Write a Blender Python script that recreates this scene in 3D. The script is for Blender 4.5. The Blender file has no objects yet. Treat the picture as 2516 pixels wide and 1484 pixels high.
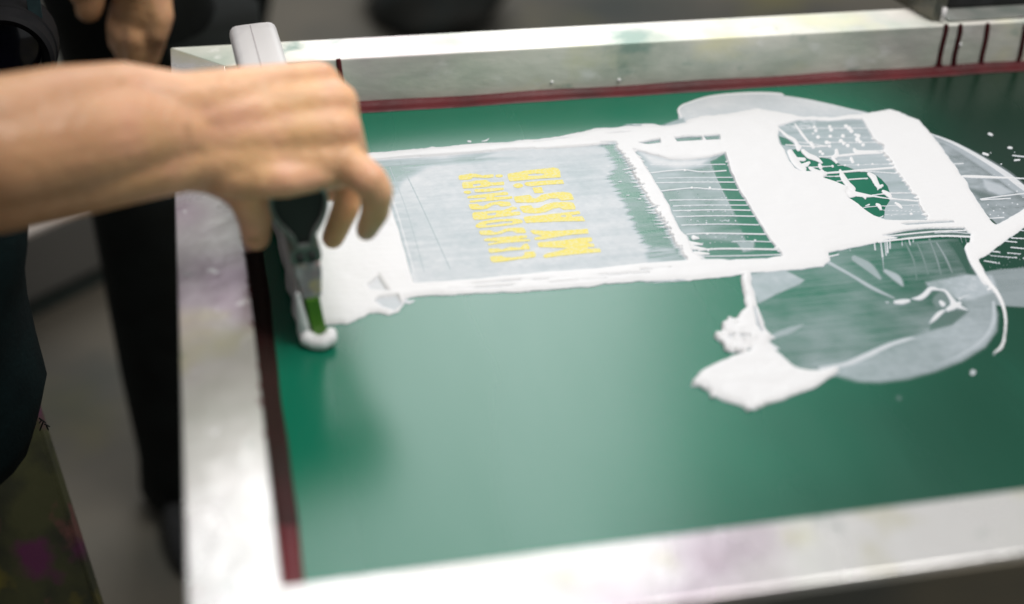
import bpy, bmesh, math, random
import numpy as np
from mathutils import Vector, Matrix
random.seed(4)
rng = np.random.RandomState(7)
sc = bpy.context.scene
COL = sc.collection

# ------------------------------------------------------------------ camera
# measured camera: pose in metres, the screen fabric is the plane z = 0
F, YAW, PITCH, ROLL, CX, CY, CZ = 3352.66, .24005556, .59391814, .04321774, -.00843673, -.461502, .512884
W, H = 2516., 1484.           # size of the traced picture
def basis():
    cy, sy, cp, sp = math.cos(YAW), math.sin(YAW), math.cos(PITCH), math.sin(PITCH)
    f = np.array([sy*cp, cy*cp, -sp]); r = np.array([cy, -sy, 0.]); u = np.cross(r, f)
    cr, sr = math.cos(ROLL), math.sin(ROLL)
    return cr*r+sr*u, -sr*r+cr*u, f
CR, CU, CF = basis(); CC = np.array([CX, CY, CZ])
def on(x, y, axis, v):        # traced point -> world point on the plane axis = v
    d = CF + CR*(x-W/2)/F - CU*(y-H/2)/F
    return Vector((CC + d*((v-CC[axis])/d[axis])).tolist())
def P(x, y, z=0.): return on(x, y, 2, z)
def project(X, Y, Z):
    d0, d1, d2 = X-CX, Y-CY, Z-CZ
    zz = d0*CF[0]+d1*CF[1]+d2*CF[2]
    return (W/2+F*(d0*CR[0]+d1*CR[1]+d2*CR[2])/zz, H/2-F*(d0*CU[0]+d1*CU[1]+d2*CU[2])/zz)
cd = bpy.data.cameras.new('camera'); cam = bpy.data.objects.new('camera', cd); COL.objects.link(cam)
m = Matrix(((CR[0], CU[0], -CF[0], CX), (CR[1], CU[1], -CF[1], CY), (CR[2], CU[2], -CF[2], CZ), (0, 0, 0, 1)))
cam.matrix_world = m
cd.sensor_width = 36; cd.lens = F/W*36; cd.clip_start = .02; cd.clip_end = 60
cd.dof.use_dof = True; cd.dof.focus_distance = 1.05; cd.dof.aperture_fstop = 2.25; cd.dof.aperture_blades = 9
sc.camera = cam

# ------------------------------------------------------------------ light
sc.render.engine = 'CYCLES'
sc.cycles.use_denoising = True
sc.cycles.max_bounces = 8; sc.cycles.transparent_max_bounces = 12
sc.cycles.sample_clamp_indirect = 4
sc.view_settings.view_transform = 'Standard'; sc.view_settings.look = 'None'
sc.view_settings.exposure = 0; sc.view_settings.gamma = 1
wd = bpy.data.worlds.new('World'); sc.world = wd; wd.use_nodes = True
wd.node_tree.nodes['Background'].inputs[0].default_value = (.93, .96, .97, 1)
wd.node_tree.nodes['Background'].inputs[1].default_value = .24
def area(name, loc, target, sx, sy, power, col=(1, 1, 1)):
    l = bpy.data.lights.new(name, 'AREA'); l.shape = 'RECTANGLE'; l.size = sx; l.size_y = sy
    l.energy = power; l.color = col
    o = bpy.data.objects.new(name, l); COL.objects.link(o); o.location = loc
    o.rotation_euler = (Vector(target)-Vector(loc)).to_track_quat('-Z', 'Y').to_euler()
    return o
area('window_light', (.74, 3.6, 2.25), (.2, .3, 0), 1.6, 3.1, 78, (.96, .98, 1.0))
area('ceiling_light', (.92, .10, 2.3), (.30, .3, 0), 1.2, 1.2, 58, (1.0, .97, .935))

# ------------------------------------------------------------------ materials
def mat(name, col, rough=.5, metal=0., col2=None, nscale=8., lo=.4, hi=.6, coat=0., bump=0., bscale=60., sss=0.,
        spec=.5, stretch=(1, 1, 1), rough2=None, extra=()):
    M = bpy.data.materials.new(name); M.use_nodes = True
    N = M.node_tree.nodes; Lk = M.node_tree.links; b = N['Principled BSDF']
    b.inputs['Base Color'].default_value = (*col, 1); b.inputs['Roughness'].default_value = rough
    b.inputs['Metallic'].default_value = metal; b.inputs['Coat Weight'].default_value = coat
    b.inputs['Coat Roughness'].default_value = .15
    b.inputs['Specular IOR Level'].default_value = spec
    if sss:
        b.inputs['Subsurface Weight'].default_value = sss; b.inputs['Subsurface Radius'].default_value = (1, .35, .2)
        b.inputs['Subsurface Scale'].default_value = .006
    tc = N.new('ShaderNodeTexCoord'); mp = N.new('ShaderNodeMapping'); mp.inputs['Scale'].default_value = stretch
    Lk.new(tc.outputs['Object'], mp.inputs[0])
    cur = None
    layers = ([(col2, nscale, lo, hi)] if col2 else []) + list(extra)
    for i, (c2, ns, a, z) in enumerate(layers):
        n = N.new('ShaderNodeTexNoise'); n.inputs['Scale'].default_value = ns; n.inputs['Detail'].default_value = 5
        n.noise_dimensions = '4D'; n.inputs['W'].default_value = i*3.7+len(name)
        Lk.new(mp.outputs[0], n.inputs[0])
        r = N.new('ShaderNodeMapRange'); r.inputs['From Min'].default_value = a; r.inputs['From Max'].default_value = z
        Lk.new(n.outputs[0], r.inputs[0])
        x = N.new('ShaderNodeMix'); x.data_type = 'RGBA'
        Lk.new(r.outputs[0], x.inputs['Factor'])
        if cur is None: x.inputs['A'].default_value = (*col, 1)
        else: Lk.new(cur, x.inputs['A'])
        x.inputs['B'].default_value = (*c2, 1); cur = x.outputs['Result']
        if i == 0 and rough2 is not None:
            rr = N.new('ShaderNodeMapRange'); rr.inputs['To Min'].default_value = rough; rr.inputs['To Max'].default_value = rough2
            Lk.new(r.outputs[0], rr.inputs[0]); Lk.new(rr.outputs[0], b.inputs['Roughness'])
    if cur is not None: Lk.new(cur, b.inputs['Base Color'])
    if bump:
        n = N.new('ShaderNodeTexNoise'); n.inputs['Scale'].default_value = bscale; n.inputs['Detail'].default_value = 4
        Lk.new(mp.outputs[0], n.inputs[0])
        bp = N.new('ShaderNodeBump'); bp.inputs['Strength'].default_value = bump; bp.inputs['Distance'].default_value = .002
        Lk.new(n.outputs[0], bp.inputs['Height']); Lk.new(bp.outputs[0], b.inputs['Normal'])
    return M
ALU = mat('worn_aluminium', (.68, .67, .66), .26, .5, (.40, .41, .37), 9, .46, .70, bump=.25, bscale=55, rough2=.44,
          extra=[((.40, .33, .38), 6, .57, .70), ((.30, .26, .22), 4.5, .56, .70), ((.50, .48, .28), 14, .60, .74), ((.16, .24, .21), 24, .63, .72),
                 ((.30, .05, .08), 45, .72, .76), ((.75, .75, .75), 60, .66, .72)])
HAZED_LIT = mat('ink_hazed_aluminium', (.86, .84, .76), .34, .12, (.50, .56, .48), 11, .45, .66, bump=.3, bscale=55, stretch=(1, 1, 1.6), rough2=.5,
          extra=[((.80, .78, .50), 9, .56, .72), ((.30, .42, .36), 26, .58, .70), ((.93, .92, .88), 34, .60, .72), ((.62, .55, .55), 5, .56, .70)])  # ink haze, and a paler base that paints extra light onto the far rail
GLUE = mat('dark_red_glue', (.105, .012, .016), .40, 0, (.055, .008, .010), 14, bump=.3, bscale=90, spec=.25)
GLUE_SHADED = mat('brown_red_glue', (.020, .009, .007), .5, 0, (.035, .008, .008), 12, .45, .65, bump=.3, bscale=90, spec=.2)  # red glue with the left rail's shadow put into its colour
EMUL = mat('green_emulsion', (.002, .050, .027), .20, 0, (.003, .062, .036), 3.2, .35, .7, bump=.05, rough2=.32, bscale=500, spec=.55,
           stretch=(2.2, .5, 1), extra=[((.005, .075, .045), 7, .55, .8)])
def green_gradient(M):
    # base colour is greener toward the left and far side, darkest at the right
    N = M.node_tree.nodes; Lk = M.node_tree.links; b = N['Principled BSDF']; src = b.inputs['Base Color'].links[0].from_socket
    tc = N.new('ShaderNodeTexCoord'); sp = N.new('ShaderNodeSeparateXYZ'); Lk.new(tc.outputs['Object'], sp.inputs[0])
    def mth(op, a, b_, c=None):
        n = N.new('ShaderNodeMath'); n.operation = op
        for i, v in enumerate((a, b_, c)):
            if v is None: continue
            if isinstance(v, (int, float)): n.inputs[i].default_value = v
            else: Lk.new(v, n.inputs[i])
        return n.outputs[0]
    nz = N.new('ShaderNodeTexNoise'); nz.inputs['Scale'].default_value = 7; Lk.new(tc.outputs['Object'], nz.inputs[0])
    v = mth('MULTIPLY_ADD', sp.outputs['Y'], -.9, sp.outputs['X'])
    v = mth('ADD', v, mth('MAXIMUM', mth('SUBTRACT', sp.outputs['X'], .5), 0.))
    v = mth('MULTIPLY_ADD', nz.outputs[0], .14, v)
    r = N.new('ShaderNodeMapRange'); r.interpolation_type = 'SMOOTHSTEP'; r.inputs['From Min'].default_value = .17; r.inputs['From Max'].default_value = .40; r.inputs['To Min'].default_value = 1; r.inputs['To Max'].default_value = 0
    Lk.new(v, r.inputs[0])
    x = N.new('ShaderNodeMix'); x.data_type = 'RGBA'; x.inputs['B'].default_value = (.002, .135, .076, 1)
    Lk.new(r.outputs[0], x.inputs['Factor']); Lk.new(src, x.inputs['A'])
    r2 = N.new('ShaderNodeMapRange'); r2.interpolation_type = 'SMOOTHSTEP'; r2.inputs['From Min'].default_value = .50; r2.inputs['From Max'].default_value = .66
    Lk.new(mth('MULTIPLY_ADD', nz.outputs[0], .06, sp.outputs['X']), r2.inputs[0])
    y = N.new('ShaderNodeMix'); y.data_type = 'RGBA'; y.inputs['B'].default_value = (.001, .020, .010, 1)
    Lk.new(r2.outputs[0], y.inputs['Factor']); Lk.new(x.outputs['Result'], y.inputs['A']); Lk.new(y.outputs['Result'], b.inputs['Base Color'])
green_gradient(EMUL)
YEL = mat('yellow_lettering', (.72, .62, .15), .7, 0, (.70, .66, .36), 420, .42, .62, spec=.15)
GREY = mat('pale_handle', (.78, .76, .75), .42, .0, (.55, .52, .54), 30, .5, .8, bump=.1)
DALU = mat('stained_metal', (.22, .27, .24), .4, .3, (.10, .13, .11), 60, .4, .65)  # grey-green reflections are put into this metal's colour
PINKM = mat('ink_smeared_metal', (.50, .49, .50), .45, .1, (.34, .30, .32), 70, .42, .6, extra=[((.62, .50, .25), 90, .55, .65), ((.60, .33, .33), 80, .58, .68)])
DARKIN = mat('dark_hollow', (.012, .018, .015), .6)
BLADE = mat('green_rubber_blade', (.10, .26, .02), .3, 0, (.07, .20, .02), 50)
SKIN = mat('skin', (.86, .49, .295), .44, 0, (.80, .47, .235), 18, .38, .6, sss=.3, bump=.6, bscale=150, spec=.4,
           extra=[((.76, .39, .26), 30, .48, .70), ((.52, .30, .15), 17, .50, .74), ((.42, .22, .11), 60, .62, .74)])
def forearm_shade(M):
    # the forearm's shade and hair are painted in brown, the hand kept paler and pinker
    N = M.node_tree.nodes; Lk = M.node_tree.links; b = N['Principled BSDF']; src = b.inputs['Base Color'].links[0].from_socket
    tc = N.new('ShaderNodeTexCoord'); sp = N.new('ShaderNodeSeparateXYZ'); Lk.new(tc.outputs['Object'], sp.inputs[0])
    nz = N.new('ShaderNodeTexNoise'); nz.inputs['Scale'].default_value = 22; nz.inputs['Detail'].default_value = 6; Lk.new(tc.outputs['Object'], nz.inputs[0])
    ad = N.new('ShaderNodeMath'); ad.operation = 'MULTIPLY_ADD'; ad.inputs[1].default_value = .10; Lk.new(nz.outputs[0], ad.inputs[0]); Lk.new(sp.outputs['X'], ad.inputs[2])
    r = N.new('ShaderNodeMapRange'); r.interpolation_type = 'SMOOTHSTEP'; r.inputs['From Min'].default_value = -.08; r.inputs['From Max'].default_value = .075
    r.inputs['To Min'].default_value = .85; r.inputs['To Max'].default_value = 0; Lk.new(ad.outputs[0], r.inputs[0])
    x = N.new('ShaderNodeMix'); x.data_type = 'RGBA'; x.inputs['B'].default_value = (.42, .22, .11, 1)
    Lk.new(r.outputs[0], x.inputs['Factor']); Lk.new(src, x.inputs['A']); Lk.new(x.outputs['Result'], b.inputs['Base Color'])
forearm_shade(SKIN)
NAIL = mat('fingernail', (.62, .36, .28), .25)
BLACK = mat('black_cloth', (.007, .008, .007), .9, 0, (.010, .012, .011), 20, bump=.3, spec=.12)
NAVY = mat('dark_teal_cloth', (.004, .012, .013), .9, 0, (.003, .008, .009), 30, bump=.4, bscale=300, spec=.1)
BPLAST = mat('black_plastic', (.008, .009, .009), .65, 0, (.02, .02, .022), 60)
STRAP = mat('teal_strap', (.02, .05, .055), .7, 0, (.014, .035, .04), 90)
WHITEP = mat('pale_mark', (.7, .7, .7), .4); REDP = mat('red_mark', (.35, .04, .03), .4)
FLOOR = mat('concrete_floor', (.125, .110, .086), .7, 0, (.070, .068, .058), 1.6, .42, .62, bump=.2, spec=.25,
            extra=[((.14, .125, .055), 2.6, .52, .68), ((.034, .046, .044), 1.3, .52, .66)])
BEIGE = mat('pale_platform_top', (.60, .52, .46), .6, 0, (.27, .25, .23), 6)
DGREEN = mat('dark_green_paint', (.02, .032, .028), .6, 0, (.03, .04, .036), 6)
STAIN = mat('ink_stained_board', (.060, .062, .022), .7, 0, (.030, .032, .016), 22, .42, .6, bump=.3,
            extra=[((.11, .02, .07), 16, .60, .68), ((.16, .13, .02), 20, .60, .70), ((.15, .06, .05), 26, .60, .68)])
SHEL = mat('grey_side_paint', (.12, .115, .105), .6)

# ------------------------------------------------------------------ helpers
def link(o, parent=None):
    COL.objects.link(o)
    if parent: o.parent = parent
    return o
def tag(o, label=None, cat=None, group=None, kind=None):
    for k, v in (('label', label), ('category', cat), ('group', group), ('kind', kind)):
        if v: o[k] = v
    return o
def empty(name, loc=(0, 0, 0)):
    o = bpy.data.objects.new(name, None); o.location = loc; o.empty_display_size = .05; return link(o)
def mesh(name, verts, faces, material, parent=None, smooth=False):
    me = bpy.data.meshes.new(name); me.from_pydata([tuple(v) for v in verts], [], faces)
    me.materials.append(material); me.update()
    if smooth: me.polygons.foreach_set('use_smooth', [True]*len(me.polygons))
    o = bpy.data.objects.new(name, me); link(o)
    if parent:
        o.parent = parent; o.matrix_parent_inverse = Matrix.Translation(-Vector(parent.location))
    return o
def from_bm(name, bm, material, parent=None, smooth=False):
    me = bpy.data.meshes.new(name); bmesh.ops.recalc_face_normals(bm, faces=bm.faces[:]); bm.to_mesh(me); bm.free()
    me.materials.append(material)
    if smooth: me.polygons.foreach_set('use_smooth', [True]*len(me.polygons))
    o = bpy.data.objects.new(name, me); link(o)
    if parent:
        o.parent = parent; o.matrix_parent_inverse = Matrix.Translation(-Vector(parent.location))
    return o
def prism(pts, z0, z1, bev=0., seg=2, bm=None):
    bm = bm or bmesh.new()
    a = [bm.verts.new((p[0], p[1], z0)) for p in pts]; b = [bm.verts.new((p[0], p[1], z1)) for p in pts]
    n = len(pts); bm.faces.new(a[::-1]); bm.faces.new(b)
    for i in range(n): bm.faces.new((a[i], a[(i+1) % n], b[(i+1) % n], b[i]))
    if bev: bmesh.ops.bevel(bm, geom=bm.edges[:], offset=bev, segments=seg, affect='EDGES', profile=.5)
    return bm
def box(x0, x1, y0, y1, z0, z1, bev=0., seg=2):
    return prism([(x0, y0), (x1, y0), (x1, y1), (x0, y1)], z0, z1, bev, seg)
def catmull(pts, k=5, closed=True):
    n = len(pts); out = []
    for i in range(n if closed else n-1):
        p = [np.array(pts[(i+j) % n] if closed else pts[min(max(i+j, 0), n-1)], float) for j in (-1, 0, 1, 2)]
        for t in range(k):
            t /= k
            out.append(.5*((2*p[1])+(-p[0]+p[2])*t+(2*p[0]-5*p[1]+4*p[2]-p[3])*t*t+(-p[0]+3*p[1]-3*p[2]+p[3])*t**3))
    if not closed: out.append(np.array(pts[-1], float))
    return out
def capsule_bm(bm, a, b, ra, rb, seg=20):
    a, b = Vector(a), Vector(b); d = b-a; L_ = d.length
    if L_ < 1e-6: d = Vector((0, 0, 1e-5)); L_ = 1e-5
    q = d.to_track_quat('Z', 'Y').to_matrix()
    rings = []
    for i in range(1, 7): t = math.pi/2*(1-i/6.); rings.append((-ra*math.sin(t), ra*math.cos(t)))
    for i in range(0, 6): t = math.pi/2*i/6.; rings.append((L_+rb*math.sin(t), rb*math.cos(t)))
    V = []
    for z, r in rings:
        V.append([bm.verts.new(a+q@Vector((r*math.cos(2*math.pi*k/seg), r*math.sin(2*math.pi*k/seg), z))) for k in range(seg)])
    s = bm.verts.new(a+q@Vector((0, 0, -ra))); e = bm.verts.new(a+q@Vector((0, 0, L_+rb)))
    for k in range(seg):
        k2 = (k+1) % seg
        bm.faces.new((s, V[0][k2], V[0][k])); bm.faces.new((e, V[-1][k], V[-1][k2]))
        for i in range(len(V)-1): bm.faces.new((V[i][k], V[i][k2], V[i+1][k2], V[i+1][k]))
def fuse(name, chains, material, parent, voxel, smooth=6):
    """one continuous skin grown from tapered limbs: chains of (point, radius)"""
    bm = bmesh.new()
    for ch in chains:
        for (a, ra), (b, rb) in zip(ch[:-1], ch[1:]): capsule_bm(bm, a, b, ra, rb)
    o = from_bm(name, bm, material, parent)
    r = o.modifiers.new('r', 'REMESH'); r.mode = 'VOXEL'; r.voxel_size = voxel; r.use_smooth_shade = True
    s = o.modifiers.new('s', 'SMOOTH'); s.iterations = smooth; s.factor = .5
    dg = bpy.context.evaluated_depsgraph_get()
    me = bpy.data.meshes.new_from_object(o.evaluated_get(dg)); o.modifiers.clear(); old = o.data; o.data = me
    bpy.data.meshes.remove(old)
    me.polygons.foreach_set('use_smooth', [True]*len(me.polygons))
    return o

# ------------------------------------------------------------------ floor
fl = mesh('floor', [(-6, -4, -.85), (8, -4, -.85), (8, 9, -.85), (-6, 9, -.85)], [(0, 1, 2, 3)], FLOOR)
tag(fl, kind='structure')

# ------------------------------------------------------------------ silk screen
L_, HT, G, BW, XR = .58468, .04396, .0130, .043, 1.02
scr = empty('silk_screen')
tag(scr, 'large aluminium framed silk screen with green fabric and dark red glued edge', 'silk screen')
B0 = -.004
def rail(pts, label, material=None):
    o = from_bm('frame_rail', prism(pts, B0, HT, .0010, 2), material or ALU, scr); o['label'] = label
    return o
e = .00008
rail([(0, e), (0, L_-e), (-BW, L_+BW-e), (-BW, -BW+e)], 'left rail with blurred stains and a miter joint at each end')
rail([(e, L_), (XR-e, L_), (XR+BW-e, L_+BW), (-BW+e, L_+BW)], 'far rail, bright on top, red drips down its inner face', HAZED_LIT)
rail([(-BW+e, -BW), (XR+BW-e, -BW), (XR-e, 0), (e, 0)], 'near rail, strongly blurred, white to pale purple')
rail([(XR, e), (XR+BW, -BW+e), (XR+BW, L_+BW-e), (XR, L_-e)], 'right rail')
OLIVE_SHADE = mat('olive_strip', (.20, .17, .115), .6, 0, (.10, .10, .085), 5)
from_bm('face_shade_strip', box(-BW+.002, XR+BW-.002, -BW-.0016, -BW-.0001, B0+.001, HT-.004, .0004), OLIVE_SHADE, scr)  # added strip: shade on the near rail's outer face, painted dark olive
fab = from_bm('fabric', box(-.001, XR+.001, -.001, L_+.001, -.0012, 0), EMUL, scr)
# glue band: a shallow fillet with an uneven edge, running round the inside of the frame
def fillet(name, p0, p1, inward, parent, material=None):
    p0, p1, n_ = Vector(p0), Vector(p1), Vector(inward); L0 = (p1-p0).length; K = int(L0/.004)
    prof = [(0, .0045), (.0015, .0042), (.004, .0024), (.008, .0014), (.0115, .0012), (.0130, .0003)]
    V = []; Fc = []
    ph = random.random()*9
    for i in range(K+1):
        t = i/K; s_ = t*L0
        w = 1+.035*math.sin(s_*31+ph)+.02*math.sin(s_*83+ph*2); hh = 1+.12*math.sin(s_*45+ph)
        inset = min(s_, L0-s_)
        for d, z in prof: V.append(p0.lerp(p1, t)+n_*(d*w)+Vector((0, 0, z*hh+(.0002 if z > .001 else 0))))
    m_ = len(prof)
    for i in range(K):
        for j in range(m_-1): Fc.append((i*m_+j, i*m_+j+1, (i+1)*m_+j+1, (i+1)*m_+j))
    o = mesh(name, V, Fc, material or GLUE, parent, True)
    return o
fillet('glue_band', (0, L_, 0), (XR, L_, 0), (0, -1, 0), scr)
o = fillet('glue_band', (0, .085, 0), (0, L_, 0), (1, 0, 0), scr, GLUE_SHADED); o['label'] = 'dark red glue along the left rail, its shade painted in as near-black brown'
fillet('glue_band', (0, 0, 0), (0, .0851, 0), (1, 0, 0), scr)
for k in range(16):      # crumbs of glue along the left rail's inner edge
    bm = bmesh.new(); y_ = random.uniform(.10, .34); capsule_bm(bm, (-.0004, y_, HT-.0006), (random.uniform(-.002, .0004), y_+random.uniform(.001, .005), HT-.0003), .0009, .0007, 8)
    from_bm('glue_crumb', bm, GLUE, scr, True)
fillet('glue_band', (0, 0, 0), (XR, 0, 0), (0, 1, 0), scr)
fillet('glue_band', (XR, 0, 0), (XR, L_, 0), (-1, 0, 0), scr)
def drip(pts, r0=.0024):
    """a glue run: rounded ridge lying on the far rail's inner face, spreading into the band at its foot"""
    c = catmull([(x, y) for x, y in pts], 6, False)
    V = []; Fc = []; n_ = len(c)
    for i, (x, y) in enumerate(c):
        q = on(x, y, 1, L_); t = i/(n_-1)
        w = r0*(.75+.25*min(1, t*6)) if t < .78 else r0*(1+((t-.78)/.22)**2.2*3.2)
        if i == 0: w = r0*.45
        for k in range(9):
            a = math.pi*k/8
            V.append(Vector((q.x-w*math.cos(a), L_-.0002-min(w, r0)*.75*math.sin(a), q.z)))
    for i in range(n_-1):
        for k in range(8): Fc.append((i*9+k, i*9+k+1, (i+1)*9+k+1, (i+1)*9+k))
    mesh('glue_drip', V, Fc, GLUE, scr, True)
def T2(x, y): return (2227.7+x/8.710, y/8.710)
for d in ([(835, 500), (845, 620), (790, 850), (720, 1150), (690, 1340), (680, 1440)],
          [(1150, 500), (1140, 680), (1090, 900), (1030, 1150), (1005, 1340), (1000, 1430)],
          [(1735, 480), (1725, 600), (1690, 850), (1620, 1150), (1595, 1300), (1590, 1390)],
          [(2530, 520), (2515, 700), (2470, 950), (2420, 1200), (2385, 1290), (2370, 1370)]):
    drip([T2(*p) for p in d])
drip([(831, 143), (833, 160), (837, 190), (839, 220), (840, 246)], .0022)
# lettering of the stencil, traced glyph by glyph
def T5(x, y): return ((1680+x/3.5333)/1.52623, (600+y/3.5333)/1.52623)
def ell(cx, cy, rx, ry, n=14): return [(cx+rx*math.cos(2*math.pi*i/n), cy+ry*math.sin(2*math.pi*i/n)) for i in range(n)]
LINE1 = [  # CENSORSHiP?
 [(135,235),(150,205),(250,195),(290,182),(380,188),(450,208),(600,192),(608,235),(500,245),(400,238),(330,235),(300,265),(150,270)],
 ell(678,215,52,21),
 ([(185,315),(200,295),(300,290),(380,275),(510,268),(560,300),(640,300),(740,290),(748,335),(650,342),(560,345),(540,360),(400,372),(200,385),(188,345)], [(330,328),(430,318),(430,345),(335,355)]),
 [(345,405),(360,392),(500,385),(735,370),(742,400),(560,425),(370,435),(355,425)],
 ell(258,432,52,23),
 [(250,495),(270,482),(500,455),(770,425),(800,440),(795,468),(640,480),(600,497),(850,485),(855,515),(620,540),(290,572),(285,545),(510,518),(500,503),(260,515)],
 [(270,600),(285,590),(385,585),(420,610),(470,615),(560,570),(700,550),(820,560),(845,612),(700,624),(660,598),(600,602),(520,650),(450,662),(310,662),(285,640)],
 ([(320,720),(335,700),(560,680),(740,668),(860,620),(915,635),(918,655),(830,678),(840,692),(950,688),(965,730),(800,750),(640,765),(480,795),(350,798),(325,770)], [(520,718),(640,703),(632,735),(522,740)]),
 ([(360,880),(385,850),(440,820),(620,795),(860,780),(960,790),(995,815),(985,838),(850,867),(600,892),(420,907),(380,902)], [(500,852),(700,823),(860,815),(850,837),(680,855),(510,872)]),
 [(410,955),(425,940),(570,935),(600,958),(650,960),(760,915),(860,900),(1000,900),(1035,950),(1030,975),(900,975),(860,950),(790,950),(700,985),(600,1000),(440,1000),(420,980)],
 [(470,1060),(490,1045),(700,1025),(1040,1000),(1050,1035),(930,1047),(1090,1058),(1090,1080),(900,1095),(700,1110),(540,1138),(525,1110),(690,1086),(490,1080)],
 [(530,1190),(560,1178),(660,1175),(720,1190),(820,1155),(960,1165),(1000,1120),(1050,1110),(1085,1165),(1080,1190),(900,1200),(760,1215),(560,1240),(540,1220)],
 [(555,1295),(580,1278),(700,1272),(760,1292),(850,1295),(960,1285),(1010,1265),(1015,1225),(1140,1212),(1165,1250),(1160,1290),(1050,1310),(900,1325),(750,1350),(600,1365),(570,1345)]]
LINE2 = [  # MY ASS-!D
 ([(785,200),(800,185),(900,170),(1050,140),(1250,120),(1400,103),(1460,118),(1485,150),(1495,235),(1250,250),(1040,270),(820,290),(800,260)], [(1050,197),(1150,186),(1285,188),(1240,211),(1080,215)]),
 ell(930,345,68,32),
 [(1010,315),(1030,300),(1250,280),(1520,265),(1540,320),(1300,335),(1100,355),(1030,345)],
 [(1115,372),(1240,362),(1270,440),(1145,445)],
 [(870,490),(1000,475),(1080,465),(1130,510),(1160,515),(1240,465),(1400,435),(1520,425),(1620,440),(1655,480),(1670,530),(1500,545),(1460,515),(1350,515),(1260,555),(1150,572),(900,570),(880,530)],
 [(945,630),(960,615),(1100,605),(1130,640),(1200,640),(1300,590),(1400,565),(1580,560),(1660,570),(1690,630),(1688,660),(1530,665),(1480,635),(1400,650),(1280,700),(1150,715),(1000,705),(970,670)],
 ([(1000,770),(1020,750),(1200,740),(1500,705),(1740,680),(1755,720),(1640,735),(1640,755),(1780,750),(1820,815),(1500,820),(1030,840),(1010,800)], [(1490,745),(1560,735),(1560,757),(1500,760)]),
 [(1085,945),(1110,930),(1300,945),(1500,940),(1700,925),(1850,915),(1865,980),(1650,995),(1450,1025),(1260,1060),(1150,1065),(1140,1035),(1250,1010),(1130,985)],
 [(1180,1110),(1200,1095),(1500,1070),(1750,1035),(1900,1030),(1915,1080),(1840,1100),(1930,1115),(1945,1155),(1850,1162),(1850,1180),(2010,1175),(2030,1225),(1800,1245),(1500,1275),(1280,1305),(1255,1275),(1290,1250),(1450,1210),(1580,1175),(1200,1160)]]
def round_poly(p, r=9):
    """clip corners a little so the glyphs look cut by hand"""
    n = len(p); out = []
    for i in range(n):
        a, b, c = (np.array(p[j % n], float) for j in (i-1, i, i+1))
        la, lc = np.linalg.norm(a-b), np.linalg.norm(c-b)
        k1, k2 = b+(a-b)*min(.35, r/la), b+(c-b)*min(.35, r/lc)
        out += [k1, k1*.25+b*.5+k2*.25, k2]
    return out
def glyphs(name, polys, label):
    cu = bpy.data.curves.new(name, 'CURVE'); cu.dimensions = '2D'; cu.fill_mode = 'BOTH'
    def spl(p):
        s = cu.splines.new('POLY'); p = [P(*T5(*q)) for q in round_poly(p)]; s.points.add(len(p)-1)
        for k, q in enumerate(p): s.points[k].co = (q.x, q.y, 0, 1)
        s.use_cyclic_u = True
    for g in polys:
        if isinstance(g, tuple): spl(g[0]); spl(g[1])
        else: spl(g)
    cu.extrude = .00002
    o = bpy.data.objects.new('tmp', cu); COL.objects.link(o)
    me = bpy.data.meshes.new_from_object(o.evaluated_get(bpy.context.evaluated_depsgraph_get()))
    bpy.data.objects.remove(o); me.materials.clear(); me.materials.append(YEL); me.name = name
    o = bpy.data.objects.new(name, me); link(o, scr); o.location.z = .00036; o['label'] = label
    return o
glyphs('lettering', LINE1, 'yellow hand-cut word CENSORSHIP? in the stencil')
glyphs('lettering', LINE2, 'yellow hand-cut words MY ASS beside the longer word')

# ------------------------------------------------------------------ white ink on the screen
x0, x1, y0, y1, sx, sy = .012, .86, .095, .565, .00055, .0008
NX, NY = int((x1-x0)/sx), int((y1-y0)/sy)
gx, gy = np.meshgrid(np.linspace(x0, x1, NX), np.linspace(y0, y1, NY))
U, V_ = project(gx, gy, 0.)
def vnoise(scale_x, scale_y, seed):
    r = np.random.RandomState(seed); nx, ny = int((x1-x0)/scale_x)+3, int((y1-y0)/scale_y)+3
    g = r.rand(ny, nx); fx = (gx-x0)/scale_x; fy = (gy-y0)/scale_y
    ix, iy = fx.astype(int), fy.astype(int); tx, ty = fx-ix, fy-iy
    tx, ty = tx*tx*(3-2*tx), ty*ty*(3-2*ty)
    return (g[iy, ix]*(1-tx)+g[iy, ix+1]*tx)*(1-ty)+(g[iy+1, ix]*(1-tx)+g[iy+1, ix+1]*tx)*ty
def fbm(s, seed, ax=1., ay=1.):
    return sum(vnoise(s*ax/2**k, s*ay/2**k, seed+k)*w for k, w in enumerate((.55, .28, .17)))
Nbig, Nmid, Nfin = fbm(.05, 10), fbm(.012, 20), fbm(.004, 30)
Nstreak = fbm(.02, 40, 2.5, .25)      # streaks drawn along x by the blade
Nstr2 = fbm(.01, 50, 3.0, .2)
A = np.zeros_like(U); Ht = np.zeros_like(U)
def sdf(poly, u, v):
    p = np.array(poly, float); d = np.full(u.shape, 1e18); inside = np.zeros(u.shape, bool)
    for i in range(len(p)):
        a, b = p[i], p[(i+1) % len(p)]; e_ = b-a; wu, wv = u-a[0], v-a[1]
        t = np.clip((wu*e_[0]+wv*e_[1])/(e_@e_+1e-9), 0, 1)
        d = np.minimum(d, (wu-t*e_[0])**2+(wv-t*e_[1])**2)
        c = (a[1] > v) != (b[1] > v)
        with np.errstate(divide='ignore', invalid='ignore'):
            inside ^= c & (u < (b[0]-a[0])*(v-a[1])/(b[1]-a[1]+1e-12)+a[0])
    d = np.sqrt(d); return np.where(inside, d, -d)
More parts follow.
